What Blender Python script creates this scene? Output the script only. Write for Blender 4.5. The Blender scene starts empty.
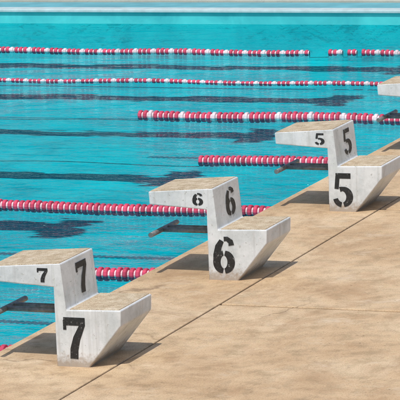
import bpy, bmesh, math, random
import numpy as np
from mathutils import Vector, Matrix
random.seed(7)
S=2.5
sc=bpy.context.scene
# ---------------- camera ----------------
F=3000.0
YF=-0.50
def nrm(v): return v/np.linalg.norm(v)
d1=np.array([1160.,-575.,F])
vy=-10-200
V=(F*F+(-575.)*vy)/1160.
d2=np.array([-V,vy,F])
d1=nrm(d1); d2=nrm(d2); d3=np.cross(d1,d2)
M=np.stack([d1,d2,d3],axis=1)
z7=S*d1[2]/0.132
C=np.array([0,YF,0])-M.T@(np.array([(57-200)/F,(366-200)/F,1.0])*z7)
cam=bpy.data.cameras.new("camera"); co=bpy.data.objects.new("camera",cam)
sc.collection.objects.link(co); sc.camera=co
Mb=np.diag([1,-1,-1])@M
R=Matrix(Mb.T.tolist()).to_4x4()
co.matrix_world=Matrix.Translation(Vector(C.tolist()))@R
cam.sensor_width=36; cam.lens=F/400*36; cam.clip_start=0.5; cam.clip_end=3000

# ---------------- material helpers ----------------
def newmat(name):
    m=bpy.data.materials.new(name); m.use_nodes=True
    nt=m.node_tree; nt.nodes.clear()
    out=nt.nodes.new("ShaderNodeOutputMaterial")
    return m,nt,out
def noise(nt,vec,scale,detail=6,rough=.6,dist=0):
    n=nt.nodes.new("ShaderNodeTexNoise"); n.inputs["Scale"].default_value=scale
    n.inputs["Detail"].default_value=detail; n.inputs["Roughness"].default_value=rough
    n.inputs["Distortion"].default_value=dist
    nt.links.new(vec,n.inputs["Vector"]); return n.outputs["Fac"]
def ramp(nt,fac,stops):
    r=nt.nodes.new("ShaderNodeValToRGB"); e=r.color_ramp.elements
    while len(e)<len(stops): e.new(0.5)
    for i,(p,c) in enumerate(stops):
        e[i].position=p; e[i].color=(*(c if isinstance(c,tuple) else (c,c,c)),1)
    nt.links.new(fac,r.inputs["Fac"]); return r.outputs["Color"]
def mix(nt,fac,a,b,mode="MIX"):
    m=nt.nodes.new("ShaderNodeMix"); m.data_type="RGBA"; m.blend_type=mode
    for s,v in ((m.inputs[0],fac),(m.inputs[6],a),(m.inputs[7],b)):
        if hasattr(v,"links"): nt.links.new(v,s)
        elif isinstance(v,(int,float)): s.default_value=v
        else: s.default_value=(*v,1)
    return m.outputs[2]
def mth(nt,op,a,b=None,c=None,clamp=False):
    n=nt.nodes.new("ShaderNodeMath"); n.operation=op; n.use_clamp=clamp
    for i,v in enumerate((a,b,c)):
        if v is None: continue
        if hasattr(v,"links"): nt.links.new(v,n.inputs[i])
        else: n.inputs[i].default_value=v
    return n.outputs[0]
def coords(nt,scale=(1,1,1)):
    g=nt.nodes.new("ShaderNodeNewGeometry"); mp=nt.nodes.new("ShaderNodeMapping")
    mp.inputs["Scale"].default_value=scale
    nt.links.new(g.outputs["Position"],mp.inputs["Vector"]); return mp.outputs["Vector"]
def pbr(nt,out,col,rough,bump=None,bs=.3,bd=.01,spec=.4,metal=0):
    b=nt.nodes.new("ShaderNodeBsdfPrincipled")
    if hasattr(col,"links"): nt.links.new(col,b.inputs["Base Color"])
    else: b.inputs["Base Color"].default_value=(*col,1)
    b.inputs["Roughness"].default_value=rough
    b.inputs["Specular IOR Level"].default_value=spec
    b.inputs["Metallic"].default_value=metal
    if bump is not None:
        bn=nt.nodes.new("ShaderNodeBump"); bn.inputs["Strength"].default_value=bs; bn.inputs["Distance"].default_value=bd
        nt.links.new(bump,bn.inputs["Height"]); nt.links.new(bn.outputs[0],b.inputs["Normal"])
    nt.links.new(b.outputs[0],out.inputs["Surface"]); return b

def mk_deck(name="deck_concrete",grey=0):
    m,nt,o=newmat(name); v=coords(nt)
    big=noise(nt,v,.9,6,.66); mid=noise(nt,v,7,5,.7); fine=noise(nt,v,110,2,.6)
    c=ramp(nt,big,[(.3,(.48,.32,.18)),(.5,(.62,.45,.275)),(.7,(.71,.55,.37))])
    c=mix(nt,1.0,c,ramp(nt,mid,[(.3,.70),(.52,1.0),(.72,1.08)]),"MULTIPLY")
    c=mix(nt,1.0,c,ramp(nt,fine,[(.3,.76),(.5,1.0),(.72,1.09)]),"MULTIPLY")
    st=noise(nt,coords(nt,(.7,1.1,1)),1.5,9,.75,.6)
    c=mix(nt,ramp(nt,st,[(.49,0.),(.64,.62)]),c,(.40,.25,.135))
    # pale worn / efflorescence patches
    ef=noise(nt,coords(nt,(1,.8,1)),2.7,8,.75,.3)
    c=mix(nt,ramp(nt,ef,[(.56,0.),(.70,.5)]),c,(.74,.62,.47))
    pits=ramp(nt,noise(nt,v,26,4,.65),[(.62,0.),(.69,.6)])
    c=mix(nt,pits,c,(.24,.155,.09))
    # hairline cracks
    ve=nt.nodes.new("ShaderNodeTexVoronoi"); ve.feature="DISTANCE_TO_EDGE"; ve.inputs["Scale"].default_value=.55
    nv=nt.nodes.new("ShaderNodeTexNoise"); nv.inputs["Scale"].default_value=3.; nv.inputs["Detail"].default_value=4
    nt.links.new(v,nv.inputs["Vector"])
    vm=nt.nodes.new("ShaderNodeVectorMath"); vm.operation="MULTIPLY_ADD"; vm.inputs[1].default_value=(.5,.5,0)
    nt.links.new(nv.outputs["Color"],vm.inputs[0]); nt.links.new(v,vm.inputs[2]); nt.links.new(vm.outputs[0],ve.inputs["Vector"])
    cr=mth(nt,"MULTIPLY",ramp(nt,ve.outputs["Distance"],[(.0,1.),(.006,0.)]),ramp(nt,noise(nt,v,.8,2,.5),[(.52,0.),(.6,.6)]))
    c=mix(nt,cr,c,(.16,.10,.06))
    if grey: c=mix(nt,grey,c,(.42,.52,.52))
    pbr(nt,o,c,.8,fine,.3,.004,.25); return m
def mk_paint():
    m,nt,o=newmat("weathered_white_paint"); v=coords(nt)
    a=noise(nt,v,5,6,.7); b=noise(nt,v,34,6,.74)
    c=ramp(nt,a,[(.32,(.50,.53,.53)),(.55,(.69,.71,.715)),(.7,(.76,.775,.78))])
    chips=ramp(nt,b,[(.60,0.),(.65,.8)])
    c=mix(nt,chips,c,(.36,.34,.30))
    g=nt.nodes.new("ShaderNodeNewGeometry"); s=nt.nodes.new("ShaderNodeSeparateXYZ"); nt.links.new(g.outputs["Position"],s.inputs[0])
    ad=mth(nt,"MULTIPLY_ADD",b,-.20,s.outputs[2])
    dirt=ramp(nt,mth(nt,"ADD",ad,.08),[(.0,.8),(.06,0.)])
    c=mix(nt,dirt,c,(.36,.28,.20))
    stv=noise(nt,coords(nt,(26,26,1.3)),1,4,.6)
    c=mix(nt,ramp(nt,stv,[(.53,0.),(.73,.5)]),c,(.40,.39,.36))
    pbr(nt,o,c,.55,b,.35,.003,.4); return m
def mk_grit():
    m,nt,o=newmat("grit_top"); v=coords(nt)
    a=noise(nt,v,14,6,.7); b=noise(nt,v,210,2,.6)
    c=ramp(nt,a,[(.3,(.40,.30,.19)),(.5,(.57,.46,.32)),(.7,(.72,.62,.47))])
    c=mix(nt,1.,c,ramp(nt,b,[(.3,.5),(.5,1.),(.7,1.25)]),"MULTIPLY")
    pbr(nt,o,c,.9,b,.7,.004,.2); return m
def mk_black():
    m,nt,o=newmat("black_stencil_paint"); v=coords(nt)
    c=ramp(nt,noise(nt,v,55,6,.75),[(.3,(.012,.012,.013)),(.61,(.03,.03,.03)),(.67,(.34,.34,.33))])
    pbr(nt,o,c,.6,None); return m
def mk_plain(name,col,rough=.4,metal=0,var=.15,scale=20):
    m,nt,o=newmat(name); v=coords(nt); n=noise(nt,v,scale,4,.6)
    c=ramp(nt,n,[(.3,tuple(x*(1-var) for x in col)),(.7,tuple(min(1,x*(1+var)) for x in col))])
    pbr(nt,o,c,rough,None,metal=metal); return m
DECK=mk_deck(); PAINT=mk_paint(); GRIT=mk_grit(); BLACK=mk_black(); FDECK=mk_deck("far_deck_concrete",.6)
STEEL=mk_plain("galvanised_pipe",(.20,.21,.21),.45,.4,.35,30)
RED=mk_plain("red_float_plastic",(.60,.06,.12),.45,0,.4,9)
PALE=mk_plain("white_float_plastic",(.74,.62,.65),.45,0,.2,9)
CABLE=mk_plain("cable",(.10,.2,.22),.5)
JOINT=mk_plain("joint_filler",(.13,.09,.055),.9,0,.3,30)
COPING=mk_plain("pale_coping",(.50,.62,.63),.6,0,.12,8)
TILE=mk_plain("turquoise_gutter_tile",(.13,.42,.48),.4,0,.18,3)

def obj(name,verts,faces,mats,mi=None,parent=None):
    me=bpy.data.meshes.new(name); me.from_pydata(verts,[],faces)
    for m in mats: me.materials.append(m)
    if mi is not None: me.polygons.foreach_set("material_index",mi)
    me.update(); ob=bpy.data.objects.new(name,me); sc.collection.objects.link(ob)
    if parent: ob.parent=parent
    return ob
BF=[(0,3,2,1),(4,5,6,7),(0,1,5,4),(1,2,6,5),(2,3,7,6),(3,0,4,7)]
def boxes(name,lst,mats,bevel=0,parent=None):
    v=[];f=[]
    for (x0,x1,y0,y1,z0,z1) in lst:
        b=len(v)
        v+=[(x0,y0,z0),(x1,y0,z0),(x1,y1,z0),(x0,y1,z0),(x0,y0,z1),(x1,y0,z1),(x1,y1,z1),(x0,y1,z1)]
        f+=[tuple(i+b for i in q) for q in BF]
    o=obj(name,v,f,mats,parent=parent)
    if bevel:
        m=o.modifiers.new("b","BEVEL"); m.width=bevel; m.segments=2; m.limit_method="ANGLE"
    return o

# ---------------- setting ----------------
W=-0.28; FL=-0.72
XN,XF=-3.9,18.3; LEN=25.0
G=600
def sheet(name,rects,z,mat):
    v=[];f=[]
    for (x0,x1,y0,y1) in rects:
        b=len(v); v+=[(x0,y0,z),(x1,y0,z),(x1,y1,z),(x0,y1,z)]; f.append((b,b+1,b+2,b+3))
    return obj(name,v,f,[mat])
sheet("ground",[(-G,G,-G,-0.02),(-G,G,LEN+.02,G),(-G,XN-.02,-.02,LEN+.02),(XF+6,G,-.02,LEN+.02)],-0.11,JOINT)
sl=[]
g=0.007; gx=.020
xs=[1.78+3.35*i for i in range(-9,17)]
ys=[-40]+[ -0.84-2.6*i for i in range(12,-1,-1)]
sl.append((-30,60,-0.84+g,0.0,-.3,0.0))
for i in range(len(xs)-1):
    for j in range(len(ys)-1):
        sl.append((xs[i]+gx,xs[i+1]-gx,ys[j]+g,ys[j+1]-g,-.3,0.0))
boxes("pool_deck",sl,[DECK],.006)
LX0=.24-.12
def mk_floor(name,lines):
    m,nt,o=newmat(name); v=coords(nt)
    n1=noise(nt,v,1.6,4,.6,.8)
    c=ramp(nt,n1,[(.3,(.035,.45,.49)),(.7,(.09,.68,.69))])
    if lines:
        g_=nt.nodes.new("ShaderNodeNewGeometry"); s=nt.nodes.new("ShaderNodeSeparateXYZ"); nt.links.new(g_.outputs["Position"],s.inputs[0])
        na=noise(nt,coords(nt,(3.2,1.1,1)),1.0,2,.5,.3); nb=noise(nt,coords(nt,(16,3.2,1)),1.0,2,.6,.2)
        wob=mth(nt,"ADD",mth(nt,"MULTIPLY_ADD",na,.40,-.20),mth(nt,"MULTIPLY_ADD",nb,.30,-.15))
        xw=mth(nt,"ADD",s.outputs[0],wob)
        yw=mth(nt,"ADD",s.outputs[1],mth(nt,"MULTIPLY",wob,1.2))
        d=mth(nt,"PINGPONG",mth(nt,"SUBTRACT",xw,LX0),S/2)
        thin=mth(nt,"MULTIPLY_ADD",mth(nt,"SUBTRACT",.18,d),24.,.5,clamp=True)
        wide=mth(nt,"MULTIPLY_ADD",mth(nt,"SUBTRACT",.42,d),24.,.5,clamp=True)
        end=mth(nt,"MULTIPLY_ADD",mth(nt,"SUBTRACT",yw,2.6),18.,.5,clamp=True)
        tend=mth(nt,"MULTIPLY_ADD",mth(nt,"SUBTRACT",2.95,yw),18.,.5,clamp=True)
        mask=mth(nt,"MULTIPLY",mth(nt,"MAXIMUM",thin,mth(nt,"MULTIPLY",wide,tend)),end)
        c=mix(nt,mask,c,(.003,.045,.075))
    pbr(nt,o,c,.7); return m
BAS=mk_floor("pool_basin_tile",False); LINE=mk_floor("lane_line_tile",True)
x0,x1,y0,y1=XN,XF,0,LEN
vb=[(x0,y0,FL),(x1,y0,FL),(x1,y1,FL),(x0,y1,FL),(x0,y0,-.003),(x1,y0,-.141),(x1,y1,-.141),(x0,y1,-.003)]
obj("pool_basin",vb,[(0,1,2,3),(0,4,5,1),(1,5,6,2),(2,6,7,3),(3,7,4,0)],[BAS])
sheet("lane_marking",[(XN+.01,XF-.01,.01,LEN-.01)],FL+.004,LINE)
boxes("far_pool_coping",[(XF-.03,XF+.20,-.0,LEN,-.14,-.10)],[COPING],.01)
boxes("far_pool_gutter",[(XF+.205,XF+1.0,-.0,LEN,-.4,-.13)],[TILE],.01)
boxes("far_pool_deck",[(XF+1.01,70,-.0,LEN,-.4,-.10)],[FDECK],.01)

def mk_water():
    m,nt,o=newmat("pool_water")
    n1=noise(nt,coords(nt,(1.0,.5,1)),3.4,3,.55,.6); n2=noise(nt,coords(nt,(1,.5,1)),14,3,.6,.4)
    n0=noise(nt,coords(nt,(1,.7,1)),.7,3,.5,.5)
    amp=mth(nt,"MULTIPLY_ADD",n0,3.0,-.7)
    h=mth(nt,"MULTIPLY",mth(nt,"MULTIPLY_ADD",n2,.36,n1),amp)
    bn=nt.nodes.new("ShaderNodeBump"); bn.inputs["Strength"].default_value=.85; bn.inputs["Distance"].default_value=.16
    nt.links.new(h,bn.inputs["Height"])
    fr=nt.nodes.new("ShaderNodeFresnel"); fr.inputs["IOR"].default_value=1.33; nt.links.new(bn.outputs[0],fr.inputs["Normal"])
    ml=mth(nt,"MULTIPLY",fr.outputs[0],.60)
    tr=nt.nodes.new("ShaderNodeBsdfTransparent"); tr.inputs[0].default_value=(.07,.85,.91,1)
    gl=nt.nodes.new("ShaderNodeBsdfGlossy"); gl.inputs["Roughness"].default_value=.05; gl.inputs["Color"].default_value=(.68,1,.97,1)
    nt.links.new(bn.outputs[0],gl.inputs["Normal"])
    mx=nt.nodes.new("ShaderNodeMixShader"); nt.links.new(ml,mx.inputs[0]); nt.links.new(tr.outputs[0],mx.inputs[1]); nt.links.new(gl.outputs[0],mx.inputs[2])
    nt.links.new(mx.outputs[0],o.inputs["Surface"]); return m
obj("pool_water",[(XN,0,W),(XF,0,W),(XF,LEN,W),(XN,LEN,W)],[(0,1,2,3)],[mk_water()])

# ---------------- lane ropes ----------------
def rope(X,ya,yb,r,pitch,zoff=0,gaps=(),pale_every=0):
    SEG=12; v=[];f=[];mi=[]
    y=ya; rings=[]
    i=0
    while y<yb:
        gap=any(a<y<b for a,b in gaps)
        m=1 if (pale_every and i%pale_every==0) else 0
        if gap: rings+=[(y,.004,2,-.05),(y+pitch*.98,.004,2,-.05)]
        else:
            rr=r*random.uniform(.90,1.06)
            rings+=[(y,r*.62,1,0),(y+pitch*.24,r*.62,m,0),(y+pitch*.28,rr*.92,m,0),(y+pitch*.36,rr,m,0),(y+pitch*.78,rr,m,0),(y+pitch*.88,rr*.92,m,0),(y+pitch*.92,r*.62,1,0)]
        y+=pitch; i+=1
    for (yy,rr,m,dz) in rings:
        cx=X+.018*math.sin(yy*1.7+X); cz=W+zoff+dz+.008*math.sin(yy*2.9+X*2)
        for s in range(SEG):
            a=2*math.pi*s/SEG; v.append((cx+rr*math.cos(a),yy,cz+rr*math.sin(a)))
    for q in range(len(rings)-1):
        for s in range(SEG):
            a=q*SEG+s; b=q*SEG+(s+1)%SEG
            f.append((a,b,b+SEG,a+SEG)); mi.append(rings[q][2])
    return obj("lane_rope",v,f,[RED,PALE,CABLE],mi)
RX=1.49
rope(RX-S,.05,LEN,.05,.05,.012)
rope(RX-.13,.05,LEN,.05,.05,.012)
rope(RX+S-.17,.05,LEN,.05,.05,.012)
rope(RX+2*S-.24,.05,LEN,.05,.05,.012)
rope(RX+3*S-.38,.05,LEN,.05,.05,.012,gaps=((1.9,30),))
rope(RX+4*S-.44,.05,LEN,.052,.054,.012,gaps=((3.4,30),),pale_every=6)
rope(RX+5*S-.62,.05,LEN,.026,.05,.006,pale_every=4)
rope(RX+6*S-.80,.05,LEN,.038,.055,.008,gaps=((3.04,3.27),(2.82,2.89),(2.68,2.73)),pale_every=4)

# ---------------- starting blocks ----------------
BW=.48
def ribbon(pts):
    L=[];Rr=[];n=len(pts)
    for i,(x,y,w) in enumerate(pts):
        a=pts[max(0,i-1)]; b=pts[min(n-1,i+1)]
        dx,dy=b[0]-a[0],b[1]-a[1]; l=math.hypot(dx,dy) or 1
        nx,ny=-dy/l,dx/l
        L.append((x+nx*w/2,y+ny*w/2)); Rr.append((x-nx*w/2,y-ny*w/2))
    return L,Rr
def arc(cx,cy,rx,ry,a0,a1,wf,n=16):
    return [(cx+rx*math.cos(math.radians(a0+(a1-a0)*i/n)),cy+ry*math.sin(math.radians(a0+(a1-a0)*i/n)),wf(a0+(a1-a0)*i/n)) for i in range(n+1)]
thick=lambda a: .12+.09*abs(math.cos(math.radians(a)))
DIG={
 '6':[arc(.31,.31,.20,.24,97,263,thick),arc(.31,.31,.20,.24,-83,83,thick),
      [(.11,.31,.20),(.115,.5,.20),(.16,.72,.18),(.25,.88,.13)],
      [(.31,.925,.12),(.40,.93,.12),(.50,.86,.14),(.52,.76,.16)]],
 '5':[[(.08,.92,.16),(.54,.92,.16)],[(.14,.90,.13),(.11,.53,.13)],
      arc(.29,.30,.22,.235,112,-80,thick),arc(.29,.30,.22,.235,-98,-165,lambda a:.15)],
 '7':[[(.04,.90,.19),(.58,.90,.19)],[(.07,.93,.08),(.07,.70,.08)],[(.52,.84,.13),(.36,.5,.18),(.29,.24,.20),(.28,0.02,.20)]],
 '4':[[(.42,.0,.17),(.42,.97,.17)],[(.36,.95,.09),(.04,.30,.09)],[(.02,.28,.12),(.60,.28,.12)]],
 '3':[arc(.29,.73,.2,.2,150,-80,thick),arc(.29,.28,.22,.23,80,-150,thick)],
 '2':[arc(.29,.70,.2,.23,160,-30,thick),[(.46,.58,.17),(.08,.08,.13)],[(.05,.07,.14),(.56,.07,.14)]],
 '1':[[(.3,0,.2),(.3,.97,.2)],[(.12,.8,.1),(.28,.93,.1)]],
 '8':[arc(.3,.72,.18,.2,0,360,thick,28),arc(.3,.27,.21,.23,0,360,thick,28)],
}
def number(d,origin,right,up,h,wscale,parent,name):
    right=Vector(right).normalized(); up=Vector(up).normalized(); nn=right.cross(up)
    v=[];f=[]
    for si,st in enumerate(DIG[d]):
        L,Rr=ribbon(st); b=len(v)
        o2=.0022+.0004*si
        for p,q in zip(L,Rr):
            for (x,y) in (p,q):
                v.append(tuple(Vector(origin)+right*((x-.3)*h*wscale)+up*((y-.5)*h)+nn*o2))
        for i in range(len(L)-1): f.append((b+2*i,b+2*i+1,b+2*i+3,b+2*i+2))
    return obj(name,v,f,[BLACK],parent=parent)
PR=[(0,-.05),(-.205,-.05),(-.205,0),(-.41,.25),(-.415,.343),(-.075,.335),(-.05,.605),(.405,.575),(.40,.49),(0,.465)]
def block(x,label):
    root=bpy.data.objects.new("starting_block",None); sc.collection.objects.link(root)
    root.location=(x,YF,0)
    n=len(PR); v=[(0,y,z) for y,z in PR]+[(BW,y,z) for y,z in PR]
    f=[tuple(range(n)),tuple(range(2*n-1,n-1,-1))]+[(i,i+n,(i+1)%n+n,(i+1)%n) for i in range(n)]
    o=obj("concrete_body",v,f,[PAINT],parent=root)
    bm=bmesh.new(); bm.from_mesh(o.data); bmesh.ops.recalc_face_normals(bm,faces=bm.faces)
    bmesh.ops.triangulate(bm,faces=[q for q in bm.faces if len(q.verts)>4]); bm.to_mesh(o.data); bm.free()
    m=o.modifiers.new("b","BEVEL"); m.width=.008; m.segments=3; m.limit_method="ANGLE"; m.angle_limit=math.radians(25)
    def pad(nm,ya,za,yb,zb,ins):
        dy,dz=yb-ya,zb-za; l=math.hypot(dy,dz); uy,uz=dy/l,dz/l
        ya+=uy*ins;za+=uz*ins;yb-=uy*ins;zb-=uz*ins; t=.004
        ny,nz=-uz,uy
        if nz<0: ny,nz=-ny,-nz
        v=[(ins,ya,za),(BW-ins,ya,za),(BW-ins,yb,zb),(ins,yb,zb)]
        v+=[(a,b+ny*t,c+nz*t) for a,b,c in v]
        return obj(nm,v,BF,[GRIT],parent=root)
    pad("grip_surface",-.05,.605,.405,.575,.011)
    pad("step_surface",-.413,.343,-.082,.335,.011)
    j=lambda s:random.uniform(-s,s)
    number(label,(0,-.115+j(.006),.165+j(.006)),(0,-1,0),(0,j(.03),1),.25,1.0,root,"side_number")
    number(label,(0,.06+j(.01),.535),(0,-1,0),(0,j(.05),1),.085,1.45,root,"small_number")
    number(label,(BW*.58,-.0625,.475),(1,0,0),Vector((0,.025,.27)),.19,1.5,root,"back_number")
    bm=bmesh.new()
    def cyl(a,b,r):
        a=Vector(a);b=Vector(b);d=b-a
        mt=Matrix.Translation((a+b)/2)@d.to_track_quat('Z','Y').to_matrix().to_4x4()
        bmesh.ops.create_cone(bm,cap_ends=True,segments=20,radius1=r,radius2=r,depth=d.length,matrix=mt)
    hz=.285
    cyl((0.0,.40,hz),(BW,.40,hz),.017)
    cyl((.20,.0,hz),(.20,.40,hz),.016); cyl((.30,.0,hz),(.30,.40,hz),.016)
    cyl((.20,-.0,hz),(.20,.012,hz),.036); cyl((.30,-.0,hz),(.30,.012,hz),.036)
    me=bpy.data.meshes.new("backstroke_grip"); bm.to_mesh(me); bm.free(); me.materials.append(STEEL)
    for p in me.polygons: p.use_smooth=len(p.vertices)==4
    q=bpy.data.objects.new("backstroke_grip",me); sc.collection.objects.link(q); q.parent=root
for i in range(-1,7): block(i*S,str(7-i))

# ---------------- light ----------------
el=math.radians(60); az=Vector((-1,-.12,0)).normalized()
sd=Vector((az.x*math.cos(el),az.y*math.cos(el),math.sin(el)))
L=bpy.data.lights.new("sun","SUN"); L.energy=3.1; L.angle=math.radians(1.0); L.color=(1,.96,.90)
lo=bpy.data.objects.new("sun",L); sc.collection.objects.link(lo); lo.rotation_euler=sd.to_track_quat('Z','Y').to_euler(); lo.location=(0,0,20)
w=bpy.data.worlds.new("World"); sc.world=w; w.use_nodes=True; nt=w.node_tree
sky=nt.nodes.new("ShaderNodeTexSky"); sky.sky_type='NISHITA'; sky.sun_disc=False
sky.dust_density=2.0
sky.sun_elevation=el; sky.sun_rotation=math.atan2(az.x,az.y)
bg=nt.nodes["Background"]; bg.inputs[1].default_value=.11; nt.links.new(sky.outputs[0],bg.inputs[0])
sc.view_settings.view_transform='Standard'; sc.view_settings.look='None'; sc.view_settings.exposure=0
